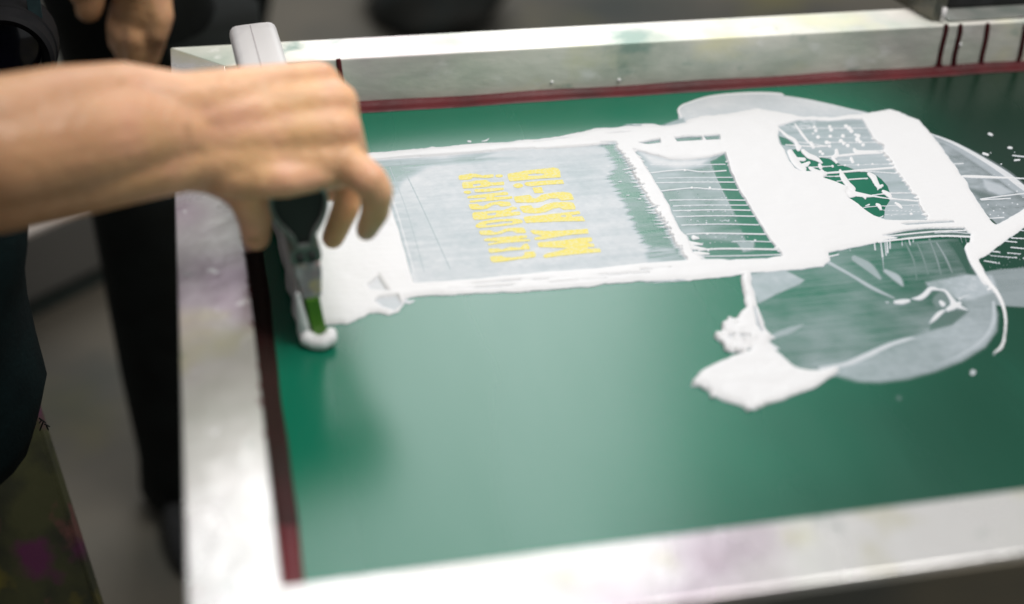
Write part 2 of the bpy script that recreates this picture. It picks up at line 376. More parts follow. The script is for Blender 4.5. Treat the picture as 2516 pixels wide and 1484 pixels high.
def window(poly, pad):
    p = np.array(poly, float)
    m_ = (U > p[:, 0].min()-pad) & (U < p[:, 0].max()+pad) & (V_ > p[:, 1].min()-pad) & (V_ < p[:, 1].max()+pad)
    if not m_.any(): return None
    r = np.where(m_.any(1))[0]; c = np.where(m_.any(0))[0]
    return slice(r[0], r[-1]+1), slice(c[0], c[-1]+1)
def sstep(x, a, b): t = np.clip((x-a)/(b-a), 0, 1); return t*t*(3-2*t)
def fill(poly, val, feather=2.5, rough=0., h=None, mode='mix', nz=None, smooth=0):
    """val: coverage of the ink inside the outline (number or array)"""
    if smooth: poly = catmull(poly, smooth)
    s = window(poly, 12)
    if s is None: return
    d = sdf(poly, U[s], V_[s])
    if rough: d = d+((Nmid if nz is None else nz)[s]-.5)*rough
    c = sstep(d, -feather, feather)
    v = val[s] if isinstance(val, np.ndarray) else val
    if mode == 'mix': A[s] = A[s]*(1-c)+v*c
    elif mode == 'max': A[s] = np.maximum(A[s], v*c)
    if h is not None:
        hh = h[s] if isinstance(h, np.ndarray) else h
        prof = np.sqrt(np.clip(sstep(d, -feather, 14), 0, 1))
        Ht[s] = Ht[s]*(1-c)+hh*prof*c
def stroke(pts, w, val=1., h=.0006, k=4, soft=1.2):
    """w: width or list of widths in traced px"""
    n0 = len(pts); ws = [w]*n0 if not hasattr(w, '__len__') else list(w)
    if n0 > 2: c = catmull([(p[0], p[1], q) for p, q in zip(pts, ws)], k, False)
    else: c = [np.array((p[0], p[1], q)) for p, q in zip(pts, ws)]
    for a, b in zip(c[:-1], c[1:]):
        s = window([a[:2], b[:2]], max(a[2], b[2])+5)
        if s is None: continue
        e_ = b[:2]-a[:2]; wu, wv = U[s]-a[0], V_[s]-a[1]
        t = np.clip((wu*e_[0]+wv*e_[1])/(e_@e_+1e-9), 0, 1)
        d = np.hypot(wu-t*e_[0], wv-t*e_[1]); r = (a[2]+(b[2]-a[2])*t)/2
        c_ = sstep(r-d, -soft, soft); A[s] = np.maximum(A[s], val*c_)
        Ht[s] = np.maximum(Ht[s], h*c_*np.sqrt(np.clip(1-(d/(r+.5))**2, 0, 1)))
def dot(x, y, w, val=1., h=.0006): stroke([(x-.5, y), (x+.5, y)], w, val, h)
def tr(ox, oy, s):
    def f(*pts):
        return [((ox+x/s)/1.52623, (oy+y/s)/1.52623) for x, y in pts]
    f.s = s*1.52623
    return f
Z2 = tr(1300, 450, 1.8554); Z3 = tr(2300, 300, 1.5623); Z4 = tr(2500, 900, 1.8776)
Z5 = tr(600, 700, 1.9791); T6 = tr(2850, 420, 3.2985); T7 = tr(3400, 480, 2.8545)
# --- thin films
film = .60+(Nbig-.5)*.55+(Nstreak-.5)*.40
fill(Z3((380,180),(395,155),(430,140),(560,100),(760,80),(960,82),(1010,98),(1150,120),(1330,160),(1500,200),(1300,240),(900,230),(700,240),(420,262)), np.clip(.78+(Nbig-.5)*.3, 0, .9), 2.5, smooth=4, h=.0002)
stroke(Z3((1000,95),(960,82),(760,80),(560,100),(430,140),(392,160),(382,185),(400,220),(430,250)), [3,6,6,5,5,6,7,6,4], .97, .0006)
stroke(Z3((1010,98),(1150,120),(1330,160),(1480,200)), 3.5, .92, .0004)
lobe = np.clip(.38+(Nbig-.5)*.5+(Nstreak-.5)*.15+(Nfin-.5)*.12, .08, .8)
fill(Z3((1860,315),(2000,370),(2150,450),(2290,545),(2420,650),(2460,780),(2260,860),(2100,700),(1980,500)), lobe, 2.5, h=.0002)
rim = T7((240,60),(480,155),(700,270),(900,390),(1080,510),(1180,590),(1270,660))
stroke(rim, [3,7,9,11,14,14,12], .85, .0006); stroke([(x-4, y+7) for x, y in rim], [3,14,22,28,32,30,26], .52, .0001, soft=7)
fill(T7((820,550),(1000,610),(1140,690),(1000,730),(870,680),(830,620)), .62, 5, h=.0002)
fill(T7((640,640),(860,690),(1060,760),(800,780)), .18, 8, h=.0001)
# big pale lobe at lower right
low = np.clip(.22+(Nbig-.5)*.50+(Nstr2-.5)*.16+(Nmid-.5)*.10, .02, .7)
OUT = Z4((585,235),(1140,60),(1500,30),(2050,-10),(2120,120),(2200,270),(2290,400),(2330,520),(2320,640),(2240,750),(2080,850),(1900,920),(1700,975),(1500,1000),(1350,995),(1220,960),(1100,930),(900,900),(760,760),(690,640),(640,450))
fill(OUT, low, 3, h=.0002)
fill(Z4((2100,250),(2330,210),(2600,190),(2600,480),(2400,468),(2200,455),(2060,430)), .34+(Nstreak-.5)*.1, 3, h=.0002)
CRES = np.clip(.42+(Nstr2-.5)*.14+(Nbig-.5)*.25+.06*(Nfin-.5), .1, .75)
fill(Z4((1100,940),(1230,900),(1400,810),(1700,700),(1850,640),(2000,600),(2060,560),(2120,500),(2070,430),(2270,400),(2330,520),(2320,640),(2240,750),(2080,850),(1900,920),(1700,975),(1500,1000),(1350,995),(1220,960)), CRES, 9, h=.0001)
stroke(Z4((1080,905),(1250,880),(1400,820),(1560,745),(1700,700),(1760,690)), [10,14,16,12,9,3], .78, .0003, soft=5)
stroke(Z4((2300,440),(2300,580),(2230,700),(2090,800),(1900,890)), [10,14,12,10,4], .62, .0002, soft=4)
fill(Z4((1825,300),(2110,245),(2290,250),(2330,360),(2160,420),(2060,430),(1960,360),(1840,335)), np.clip(.58+(Nbig-.5)*.5+(Nfin-.5)*.15, .2, .8), 6, h=.0001)
fill(Z4((590,240),(820,208),(970,285),(940,310),(760,390),(645,450),(600,340)), .52+(Nmid-.5)*.25, 4, h=.0002)
fill(Z4((1860,560),(1850,640),(2010,600),(2080,540),(2125,500),(2000,495),(1920,530)), .13, 4, h=.0001)
fill(Z4((1880,400),(1940,350),(2010,400),(2000,460),(1900,480),(1870,440)), .22, 5, h=.0001)
for pts, w, v in ((((1140,160),(1300,250),(1450,340),(1600,410)), [10,8,9,3], .62), (((1320,130),(1420,190),(1500,270)), [16,22,10], .45),
               (((1540,220),(1620,270),(1660,320)), [10,18,6], .55), (((720,690),(860,640),(960,600)), [12,18,6], .45),
               (((1900,20),(1960,120),(2010,230)), [3,4,2], .5), (((2020,60),(2080,150),(2120,240)), [5,9,6], .5),
               (((1760,20),(1800,110),(1840,240)), [2,3,2], .4), (((1680,20),(1740,150),(1760,280)), [2,3,1], .38), (((1850,0),(1900,130),(1930,240)), [3,4,2], .42)):
    stroke(Z4(*pts), w, v, .0001, soft=5)
fill(Z4((1980,10),(2060,20),(2120,90),(2140,200),(2180,250),(2110,240),(2050,130)), .04, 4, h=.0001)
# --- opaque white
thick = .0011+.0014*(Nbig-.3)+.0003*(Nmid-.5)
LEFT_EDGE = [(800,384),(716,388),(662,394),(690,480),(712,560),(735,660),(760,760),(782,806)]
TOP = Z2((120,228),(240,222),(350,215),(600,190),(800,178),(1000,160),(1250,140),(1400,130),(1500,110),(1600,85),(1720,62),(1850,52),(2050,38)) + \
      Z3((60,262),(230,255),(300,268),(360,258),(420,245),(520,215),(700,190),(850,172),(950,190),(1100,215),(1300,217),(1480,198),(1540,185),(1620,172),(1680,190),(1720,210),(1790,235),(1830,275),(1850,310),(1900,370),(1990,490),(2060,590),(2120,690),(2190,800),(2240,850),(2310,815),(2440,735),(2500,800),(2430,850),(2340,920),(2250,985),(2180,1035),(2145,1055),(2180,1130),(2120,1090),(2090,1040),(2082,980),(2090,905),(1950,900),(1750,905),(1690,915),(1600,940),(1500,962),(1380,990),(1262,1015),(1268,1060),(1230,1095),(1150,1100),(1100,1108),(800,1134),(700,1148),(400,1182),(100,1196)) + \
      Z2((2400,1112),(1900,1137),(1600,1168),(1250,1200),(1050,1205),(850,1217),(640,1222),(480,1236),(400,1250),(395,1290),(360,1335),(290,1362),(220,1345),(160,1345),(60,1400),(0,1425)) + Z5((1330,1022),(1230,1036))
fill(TOP+LEFT_EDGE[::-1], 1.0, 1.6, rough=7, h=thick)
# --- window with the lettering
Wn = Z2((185,290),(1000,232),(1850,172),(1900,225),(1960,330),(2060,500),(2180,700),(2290,880),(2352,975),(2000,1008),(1700,1040),(1400,1062),(900,1110),(470,1142),(440,1040),(350,740),(270,500))
filmW = np.clip(.72+(Nbig-.5)*.30+(Nstreak-.5)*.18+(Nfin-.5)*.06, .1, .88)
fill(Wn, filmW, 2, rough=3, h=.0002)
fill(Z2((190,292),(700,255),(1300,215),(1280,250),(800,300),(560,330),(400,420),(300,560),(240,420)), np.clip(.36+(Nstreak-.5)*.8+(Nbig-.5)*.5, .05, .8), 10, h=.0002)
fill(Z2((1780,190),(1860,175),(1960,330),(2180,700),(2352,975),(2200,975),(2060,860),(1990,700),(1900,520),(1830,400),(1880,320)), np.clip(.10+(Nstreak-.5)*.5+(Nbig-.5)*.25, 0, .5), 9, rough=26, h=.0001, nz=Nstr2)
fill(Z2((1080,215),(1790,190),(1830,235),(1300,258),(900,268)), .74, 5, h=.0002)
fill(Z2((2150,880),(2280,900),(2345,972),(2100,990),(2080,930)), np.clip(.45+(Nstr2-.5)*.9, .1, .8), 8, h=.0001)
for pts, w, v in ((((370,290),(520,600),(720,1040)), 2.0, .35), (((250,380),(350,640),(470,1060)), 4.0, .88), (((300,330),(420,640),(540,1060)), 2, .50), (((210,300),(330,640),(450,1060)), 3, .5)):
    c = catmull(Z2(*pts), 6, False)
    for a, b in zip(c[:-1], c[1:]):
        s = window([a, b], 6); e_ = b-a; t = np.clip(((U[s]-a[0])*e_[0]+(V_[s]-a[1])*e_[1])/(e_@e_), 0, 1)
        d = np.hypot(U[s]-a[0]-t*e_[0], V_[s]-a[1]-t*e_[1]); cc = sstep(w/2+1.2-d, 0, 2)*.7; A[s] = A[s]*(1-cc)+v*cc
for q in ((1830,322),(1825,375),(1910,430),(1965,525),(1940,345),(1955,370),(2110,610),(245,345),(2045,550)):
    c = Z2(q)[0]; stroke([(c[0]-7, c[1]+.3), c], [1.2, 3], .95, .0003)
for y in range(340, 960, 24):          # little teeth along the bar's left side
    xr = 1930+(y-300)*.63; l = random.uniform(10, 60); stroke(Z2((xr-l, y+random.uniform(-6, 6)), (xr+20, y)), [1, 4.5], .97, .0004)
# --- second window, crossed by strings of ink
W2 = Z3((122,412),(200,440),(330,465),(430,470),(560,458),(650,436),(675,500),(690,560),(740,660),(790,740),(835,810),(885,900),(940,970),(985,1030),(900,1045),(700,1056),(520,1050),(470,1010),(440,925),(395,890),(330,750),(260,620),(190,510))
f2 = np.clip(.34+(Nbig-.5)*.7+(Nstreak-.5)*.2+(Nmid-.5)*.2, .04, .75)
fill(W2, f2, 2, rough=7, h=.0002)
fill(Z3((140,418),(330,468),(560,462),(520,505),(380,520),(230,500)), .86, 10, h=.0003)
fill(Z3((570,480),(650,438),(675,500),(690,560),(740,660),(790,740),(835,810),(885,900),(940,970),(985,1030),(820,1040),(760,900),(700,760),(640,650),(600,560)), .02, 3, rough=5, h=.0001)
fill(Z3((440,925),(470,1010),(520,1050),(900,1045),(960,990),(780,960),(600,940)), .06, 6, h=.0001)
fill(Z3((720,950),(830,945),(820,1000),(760,1010)), .45, 4, h=.0001)
stroke(Z3((545,480),(600,570),(650,680),(700,790)), [2,2.5,3,2], .6, .0001, soft=2)
for pts, w in ((((215,498),(400,500),(655,495)), 2.2), (((200,548),(400,528),(520,540),(660,532)), 3), (((260,577),(450,573),(695,572)), 2.2),
            (((250,604),(480,600),(715,600)), 2.6), (((280,652),(460,634),(560,640),(740,646)), 3.2), (((330,706),(500,703),(785,706)), 2.6),
            (((350,740),(500,735),(795,735)), 2.4), (((350,768),(600,762),(800,765)), 2.8), (((370,803),(600,797),(835,800)), 2.8),
            (((400,852),(620,846),(850,850)), 2.6), (((430,906),(550,900),(890,905)), 3.4), (((500,1000),(640,990),(980,995)), 4.2),
            (((500,1035),(800,1030),(990,1024)), 2.6), (((700,948),(800,946),(930,950)), 2.2)):
    stroke(Z3(*pts), w, .97, .0005)
for i in range(70):
    y = random.choice([738, 768, 824, 826, 920, 953, 690, 590]); x = random.uniform(400+(y-740)*.5, 700+(y-740)*.55); c = Z3((x, y+random.uniform(-5, 5)))[0]; dot(*c, random.uniform(1.2, 2.6), .9, .0002)
for q, w in (((460,633),6),((565,633),6),((418,530),6),((550,903),6),((545,838),3),((830,940),4),((555,1000),5)): dot(*Z3(q)[0], w)
for y in range(480, 1040, 21):         # scalloped edge of the broad band
    xr = 655+(y-440)*.56+random.uniform(-6, 6); stroke(Z3((xr-random.uniform(0, 14), y), (xr+30, y+2)), [3, 11], 1, .0009)
for y in range(420, 930, 30):
    xl = 120+(y-400)*.53; stroke(Z3((xl-10, y), (xl+random.uniform(6, 22), y+random.uniform(-5, 8))), [9, 3], 1, .0008)
for q in (((470,925),(500,930)), ((450,960),(520,965)), ((460,985),(540,992)), ((480,1018),(560,1020)), ((480,1040),(530,1046))): stroke(Z3(*q), [12, 4], 1, .0008)
# small slits above
for q in (((150,372),(270,352),(276,372),(200,380)), ((360,344),(440,336),(515,334),(522,356),(430,362),(372,364)), ((530,333),(620,328),(622,350),(545,355))):
    fill(Z3(*q), .22+(Nmid-.5)*.3, 2, rough=3, h=.0002)
fill(Z3((280,268),(360,238),(410,222),(425,250),(330,268)), .45, 4, h=.0002)
# --- third window
W3a = T6((232,190),(470,118),(800,112),(1262,98),(1310,165),(1335,215),(1370,290),(1400,340),(1450,385),(1535,430),(1510,510),(1560,560),(1610,620),(1650,690),(1720,780),(1785,880),(1830,940),(1870,1005),(1930,1050),(1955,1095),(1700,1075),(1400,1030),(1200,978),(1080,935),(950,880),(850,840),(785,825),(830,790),(780,755),(640,745),(520,742),(430,700),(360,610),(310,480),(250,400),(225,300))
W3b = T6((1098,1070),(1180,1050),(1290,1062),(1400,1058),(1600,1085),(1955,1115),(1960,1150),(1995,1200),(2010,1240),(2062,1285),(2060,1352),(1800,1350),(1540,1348),(1400,1295),(1300,1225),(1200,1140))
grey3 = np.clip(.55+(Nbig-.5)*.14+(Nstreak-.5)*.18, .2, .8)
for w_ in (W3a, W3b): fill(w_, grey3, 1.8, rough=5, h=.0002)
fill(T6((232,190),(470,118),(700,114),(650,200),(400,215)), np.clip(.62+(Nfin-.5)*.9, .3, 1), 5, h=.0002)
for q in (((228,300),(330,330),(420,400),(430,430),(360,425),(270,410)),):
    fill(T6(*q), .06, 2, h=.0001)
DK = ((350,480),(450,462),(560,485),(700,560),(850,580),(1000,655),(1160,712),(1400,760),(1500,835),(1575,920),(1605,1010),(1600,1100),(1545,1190),(1530,1312))
fill(T6(*DK, (1420,1290),(1300,1215),(1200,1135),(1098,1070),(1180,1055),(1180,975),(1080,930),(950,875),(790,825),(830,790),(780,750),(640,740),(520,738),(440,700),(370,610)), .0, 1.4, h=.0001)
fill(T6((1180,985),(1400,1035),(1700,1085),(1955,1100),(1955,1112),(1600,1082),(1400,1055),(1300,1060),(1180,1048),(1098,1068),(1050,1000),(1085,935)), 1, 1.2, h=.0009)
def s6(w, *pts, v=.98): stroke(T6(*pts), [q/3.4 for q in w] if hasattr(w, '__len__') else w/3.2, v, .0007)
for a in (((14,26,20), (430,150), (520,280), (605,385)), ((20,30,34,40), (235,215), (330,300), (430,360), (475,460)), (((9,9,9)), (480,375), (640,400), (870,430)),
          ((10,14,12), (320,410), (640,432), (870,425)), ((34,30), (630,390), (660,440)), (8, (500,207), (800,205), (1330,205)), (5, (700,318), (1100,322), (1390,318)),
          (8, (850,380), (1200,382), (1430,378)), ((10,14,22,22,16), (730,560), (880,555), (1000,545), (1200,525), (1510,510)), ((32,40,30,26), (945,480), (945,540), (900,570), (945,625)),
          ((30,34,12), (1165,470), (1220,500), (1510,485)), (7, (960,600), (1150,600)), ((14,30,26), (1125,565), (1130,590), (1148,625)), (6, (960,662), (1210,658), (1640,648)),
          ((14,20,18,20), (720,765), (1000,748), (1250,725), (1655,695)), (9, (1050,740), (1300,738), (1700,765)), ((20,46,50,40), (990,725), (1020,800), (1080,890), (1155,955)),
          ((30,50,46,34,26), (1345,770), (1400,810), (1430,870), (1470,930), (1510,915)), (11, (1100,838), (1330,825)), ((8,9,12), (800,800), (900,800), (1010,798)), (8, (950,860), (1080,850)),
          ((10,12,8), (1390,1032), (1620,1010), (1880,1006)), ((26,40,34), (1520,985), (1570,1015), (1610,1048)), (7, (1280,1187), (1440,1170), (1950,1153)), ((20,34,20), (1440,1145), (1470,1165), (1495,1205)),
          ((20,30,20), (1675,1130), (1720,1160), (1750,1190)), ((50,64,58,50), (370,500), (420,590), (470,660), (540,715)), (30, (460,585), (545,592)), ((22,40,26), (500,665), (570,655), (605,632)),
          ((34,46,40,18), (530,485), (600,545), (690,580), (765,632)), (9, (600,690), (740,682), (900,675)), ((30,34), (735,660), (750,690)), (20, (895,672), (900,678)), ((30,40,34), (620,700), (700,745), (810,765)),
          ((24,30), (765,730), (800,770)), (5, (1540,1272), (1870,1266)), (12, (1865,1262), (1870,1268)), ((8,24,10), (1270,1050), (1300,1065), (1305,1078)), ((6,16), (1300,1165), (1350,1150)), (7, (1190,1140), (1215,1150)),
          (14, (1455,958), (1458,962)), (9, (1480,1310), (1520,1290)), (5, (1480,1215), (1990,1240))):
    s6(a[0], *a[1:])
for q, w in (((672,190),22),((690,235),24),((655,270),14),((862,185),22),((880,225),26),((1062,178),26),((1100,205),30),((1130,240),28),((718,315),26),((868,305),24),((1025,300),26),
             ((1180,285),18),((1215,300),28),((1205,345),32),((1240,375),24),((825,380),28),((860,386),18),((1000,362),28),((1035,390),26),((1085,420),26),((1275,412),24),((745,495),22),((775,522),20),
             ((1050,662),14),((1215,658),16),((1390,648),14),((1875,1215),8),((1890,1168),8),((1625,1282),8),((1870,1265),18),((860,428),22),((480,440),34)): dot(*T6(q)[0], w/2.7)
for y in range(180, 1340, 52):         # rounded teeth of the band on its right side
    xr = np.interp(y, [100,215,340,430,510,690,880,1005,1095,1200,1350], [1290,1345,1405,1530,1515,1655,1790,1880,1960,2000,2065]); stroke(T6((xr-random.uniform(5, 30), y), (xr+60, y+4)), [3, 13], 1, .0008)
# --- slivers below the third window
fill(T7((-60,1040),(0,1028),(200,1016),(480,1003),(505,1020),(300,1030),(0,1048)), .55, 1.6, h=.0004)
fill(T7((-260,1160),(0,1105),(200,1082),(420,1082),(610,1080),(655,1125),(680,1165),(400,1150),(0,1180)), .10+(Nstr2-.5)*.3, 1.6, h=.0001)
for w, *q in ((3.6, (-300,1170), (0,1140), (300,1112), (640,1100)), (2, (300,1125), (500,1118), (660,1130)), (4.5, (-300,1225), (0,1188), (350,1160), (680,1168))):
    stroke(T7(*q), w, 1, .0006)
fill(Z3((1262,1015),(1320,1000),(1300,1030),(1262,1040)), .1, 2, h=.0001)
# --- strings and droplets on the right lobe and beyond
for w, *q in (((6,8,3), (600,520), (760,525), (1290,545)), (3.4, (790,765), (1000,735), (1290,700)), (3.2, (800,772), (1000,762), (1110,757)), (3, (890,970), (1040,960)), (3, (500,388), (605,382)),
              (3.2, (1135,297), (1290,314)), (4.6, (1155,348), (1208,343)), (6, (820,275), (868,290)), (6, (880,64), (912,76)), (6, (1090,212), (1122,216)), (3, (1120,1180), (1290,1188)), (3, (1060,1215), (1180,1225)),
              (3, (1115,1280), (1290,1298)), (3.4, (930,1325), (990,1330)), (2.5, (1080,1340), (1220,1352)), (3, (830,1425), (960,1445)), (2.2, (900,1370), (1180,1392)), (2.4, (1200,1100), (1290,1102))):
    stroke(T7(*q), w, .95, .0004)
for q in ((935,500),(1095,610),(1180,680),(1210,600),(1012,388),(900,268),(1155,262),(1245,745),(1130,805),(1185,820),(960,830),(1040,845),(930,890),(1000,870),(1035,910),(980,940),(895,930),(870,825),(985,1448),(1015,1380),(1170,1390),(1090,1400),(1250,1395)):
    dot(*T7(q)[0], random.uniform(2, 4), .95, .0004)
for i in range(60):
    r_, c_ = divmod(i, 12); q = (2180+c_*22+r_*6+random.uniform(-3, 3), 1000+r_*24+c_*3+random.uniform(-3, 3)); dot(*Z3(q)[0], random.uniform(1.0, 2.2), .7, .0002)
# drips hanging below the slivers
for q, w in ((((1460,5),(1468,70)), [5,8]), (((1505,0),(1520,120)), [5,9]), (((1520,110),(1528,220)), [4,1]), (((1550,0),(1556,90)), [6,9]), (((1572,0),(1572,60)), [6,7]), (((1655,0),(1658,40)), [3,5]), (((1705,0),(1715,35)), [6,6]), (((1735,0),(1735,15)), [6,5]), (((1535,10),(1545,110)), [4,6]), (((1290,60),(1292,78)), [3,3]), (((2070,-20),(2080,20)), [3,3]), (((2100,-20),(2112,25)), [3,3])):
    stroke(Z4(*q), [x/2.1 for x in w], .9, .0004)
stroke(Z4((1140,120),(1210,104)), [4,3], 1, .0005)
# --- ink tail running down at the right
stroke(Z4((2140,60),(2160,140),(2200,220),(2260,300),(2320,370),(2365,460),(2385,560),(2380,660),(2360,750),(2310,795)), [30,24,19,14,11,9.5,8,7,9,6], 1, .0011, k=6)
stroke(Z4((2310,795),(2295,815)), [6,2], .7, .0004); stroke(Z4((2170,200),(2230,300),(2260,320)), [8,8,2], .9, .0006); stroke(Z4((2262,350),(2300,338)), [6,6], .95, .0005)
dot(*Z4((2155,935))[0], 14, .75, .0008); dot(*Z4((1635,1115))[0], 14, .10, .0002)
# --- blobs inside the low lobe
for w, *q in (((24,34,20), (1610,440), (1660,437), (1705,430)), ((6,30,34,30,16), (1725,415), (1780,410), (1820,385), (1860,345), (1910,350)), ((12,20,26,30,20,8), (1900,350), (1960,360), (2000,410), (2040,460), (2080,480), (2120,495)),
              ((26,34), (1930,440), (1945,455)), ((30,40,30), (1980,490), (2020,470), (2060,450)), ((16,10,4), (2060,415), (2110,395), (2170,370)), ((10,30,26,6), (1960,495), (1920,520), (1880,560), (1850,590)), ((8,8), (1545,440), (1560,442)), ((12,26,22), (1985,400), (2010,440), (2000,480))):
    stroke(Z4(*q), [x/2.6 for x in w], .9, .0009, soft=3)
# --- the heap of ink at the lower left of the lobe
thick2 = .0018+.003*(Nbig-.3)+.0016*(Nmid-.5)
fill(Z4((530,225),(592,225),(592,300),(606,360),(640,450),(668,560),(700,640),(745,690),(720,730),(800,800),(880,870),(940,905),(1060,915),(1200,905),(1190,945),(1130,995),(1030,1050),(920,1090),(800,1130),(690,1160),(640,1190),(570,1205),(530,1180),(430,1150),(350,1120),(290,1075),(270,1050),(225,1030),(175,1030),(200,985),(230,940),(290,895),(400,840),(520,800),(580,775),(470,800),(400,770),(395,730),(340,700),(330,680),(380,640),(385,600),(410,575),(450,550),(500,545),(520,510),(555,480),(540,440),(540,400),(532,320)), 1, 2.0, rough=9, h=thick2, smooth=2)
stroke(Z4((720,740),(760,760),(790,770)), [14,10,3], .85, .0006); stroke(Z4((700,690),(760,690)), [20,4], .95, .0008)
for q, w in (((410,605),52),((440,565),34),((360,680),52),((400,720),44),((430,650),60),((480,590),50),((520,640),70),((430,760),64),((500,770),60),((520,545),40),((560,700),80),((470,700),44),((610,700),60),((540,790),50),
             ((200,1010),44),((320,1105),34),((570,1190),44),((640,1178),30),((260,1045),30),((700,1150),26)):
    dot(*Z4(q)[0], w/2.865, 1, .0026+random.random()*.0014)
for q in (((440,690),(470,680)), ((520,685),(575,690)), ((620,480),(640,600)), ((640,600),(670,650))):
    a_, b_ = Z4(*q); s = window([a_, b_], 14); e_ = np.subtract(b_, a_); t = np.clip(((U[s]-a_[0])*e_[0]+(V_[s]-a_[1])*e_[1])/(e_@e_), 0, 1)
    d = np.hypot(U[s]-a_[0]-t*e_[0], V_[s]-a_[1]-t*e_[1]); Ht[s] *= 1-.85*sstep(6-d, 0, 6); A[s] = A[s]*(1-.35*sstep(3-d, -1, 2))
# --- thinner spots in the pool beside the squeegee
fill(Z5((1540,740),(1620,670),(1690,780),(1560,770)), .84, 8, h=.0004)
fill(Z5((1620,830),(1760,815),(1800,880),(1740,925),(1650,900),(1600,860)), .72, 5, h=.0003)
stroke(Z5((1210,560),(1250,640),(1300,740)), [4,9,2], .80, .0003)
stroke(Z5((1790,830),(1840,860),(1885,850)), [12,10,5], .8, .0006)
stroke(Z2((845,150),(862,152)), 5, .95, .0005); stroke(Z2((940,150),(970,145),(990,130)), [2,4,2], .95, .0004)
# thin ridges left along the two long borders
stroke(Z2((900,1130),(1200,1105),(1500,1085)), [2,6,2], .86, .0002); stroke(Z2((900,222),(1300,195),(1850,165)), [1,2,1], 1, .0012)
for w, *q in ((2.2, (560,1160), (900,1140), (1500,1105), (2100,1068)), (1.6, (700,1185), (1300,1150), (1800,1110)), (1.8, (1300,152), (1700,110), (2000,80)), (2.4, (2050,1050), (2250,1035), (2412,1030))):
    stroke_v = Z2(*q)
    for a_, b_ in zip(stroke_v[:-1], stroke_v[1:]):
        s = window([a_, b_], 8); e_ = np.subtract(b_, a_); t = np.clip(((U[s]-a_[0])*e_[0]+(V_[s]-a_[1])*e_[1])/(e_@e_), 0, 1)
        d = np.hypot(U[s]-a_[0]-t*e_[0], V_[s]-a_[1]-t*e_[1]); c_ = sstep(w+1.5-d, 0, 3)*sstep(Nstr2[s], .35, .6)*(A[s] > .9)
        Ht[s] *= 1-.7*c_; A[s] = A[s]*(1-.16*c_)
def blur(a, n):
    for _ in range(n):
        p_ = np.pad(a, 1, mode='edge'); a = (p_[1:-1, 1:-1]*4+p_[:-2, 1:-1]+p_[2:, 1:-1]+p_[1:-1, :-2]+p_[1:-1, 2:])/8
    return a
Ht = blur(Ht*(1+.12*(Nmid-.5)+.16*(Nstr2-.5)), 5)
A = np.clip(A, 0, 1); A = np.where((A > .03) & (A < .9), np.clip(A*(1+.12*(Nfin-.5)), 0, .89), A)
keep = A > .015
faces_ok = keep[:-1, :-1] & keep[1:, :-1] & keep[:-1, 1:] & keep[1:, 1:]
idx = np.arange(NX*NY).reshape(NY, NX)
q = np.stack([idx[:-1, :-1][faces_ok], idx[:-1, 1:][faces_ok], idx[1:, 1:][faces_ok], idx[1:, :-1][faces_ok]], -1)
used = np.unique(q); remap = -np.ones(NX*NY, int); remap[used] = np.arange(len(used)); q = remap[q]
zz = .00022+np.where(A > .9, Ht, Ht*A*.4)
co = np.stack([gx.ravel()[used], gy.ravel()[used], zz.ravel()[used]], -1)
me = bpy.data.meshes.new('white_ink'); me.vertices.add(len(co)); me.vertices.foreach_set('co', co.astype(np.float32).ravel())
me.loops.add(q.size); me.polygons.add(len(q)); me.loops.foreach_set('vertex_index', q.astype(np.int32).ravel())
me.polygons.foreach_set('loop_start', np.arange(0, q.size, 4, dtype=np.int32)); me.update(calc_edges=True)
at = me.attributes.new('cover', 'FLOAT', 'POINT'); at.data.foreach_set('value', np.clip(A.ravel()[used], 0, 1).astype(np.float32))
me.polygons.foreach_set('use_smooth', np.ones(len(q), bool))
INK = bpy.data.materials.new('white_ink'); INK.use_nodes = True; N = INK.node_tree.nodes; Lk = INK.node_tree.links
b = N['Principled BSDF']; b.inputs['Roughness'].default_value = .44; b.inputs['Specular IOR Level'].default_value = .35
an = N.new('ShaderNodeAttribute'); an.attribute_name = 'cover'
rp = N.new('ShaderNodeValToRGB'); rp.color_ramp.elements[0].position = .55; rp.color_ramp.elements[0].color = (.60, .66, .725, 1)
rp.color_ramp.elements[1].position = .97; rp.color_ramp.elements[1].color = (.665, .665, .675, 1)
Lk.new(an.outputs['Fac'], rp.inputs[0]); Lk.new(rp.outputs[0], b.inputs['Base Color'])
tb = N.new('ShaderNodeBsdfTransparent'); mx = N.new('ShaderNodeMixShader')
Lk.new(an.outputs['Fac'], mx.inputs[0]); Lk.new(tb.outputs[0], mx.inputs[1]); Lk.new(b.outputs[0], mx.inputs[2])
Lk.new(mx.outputs[0], N['Material Output'].inputs[0]); me.materials.append(INK)
inko = bpy.data.objects.new('wet_ink', me); link(inko)
tag(inko, 'wet white ink pulled across the green screen in streaks, pools and hazy smears', 'ink')
INKS = mat('thick_white_ink', (.86, .86, .87), .35)
# dried specks of ink on the far rail's face
for (x, y, s_) in ((1356, 202, .0016), (1521, 197, .0018), (2358, 110, .0022)):
    bm = bmesh.new(); bmesh.ops.create_icosphere(bm, subdivisions=3, radius=1)
    c = on(x, y, 1, L_-.0004)
    for v in bm.verts: v.co = Vector((v.co.x*s_, v.co.y*s_*.5, v.co.z*s_*.9*(1+.1*math.sin(v.co.x*5))))+c
    o = from_bm('ink_speck', bm, INKS, scr, True)

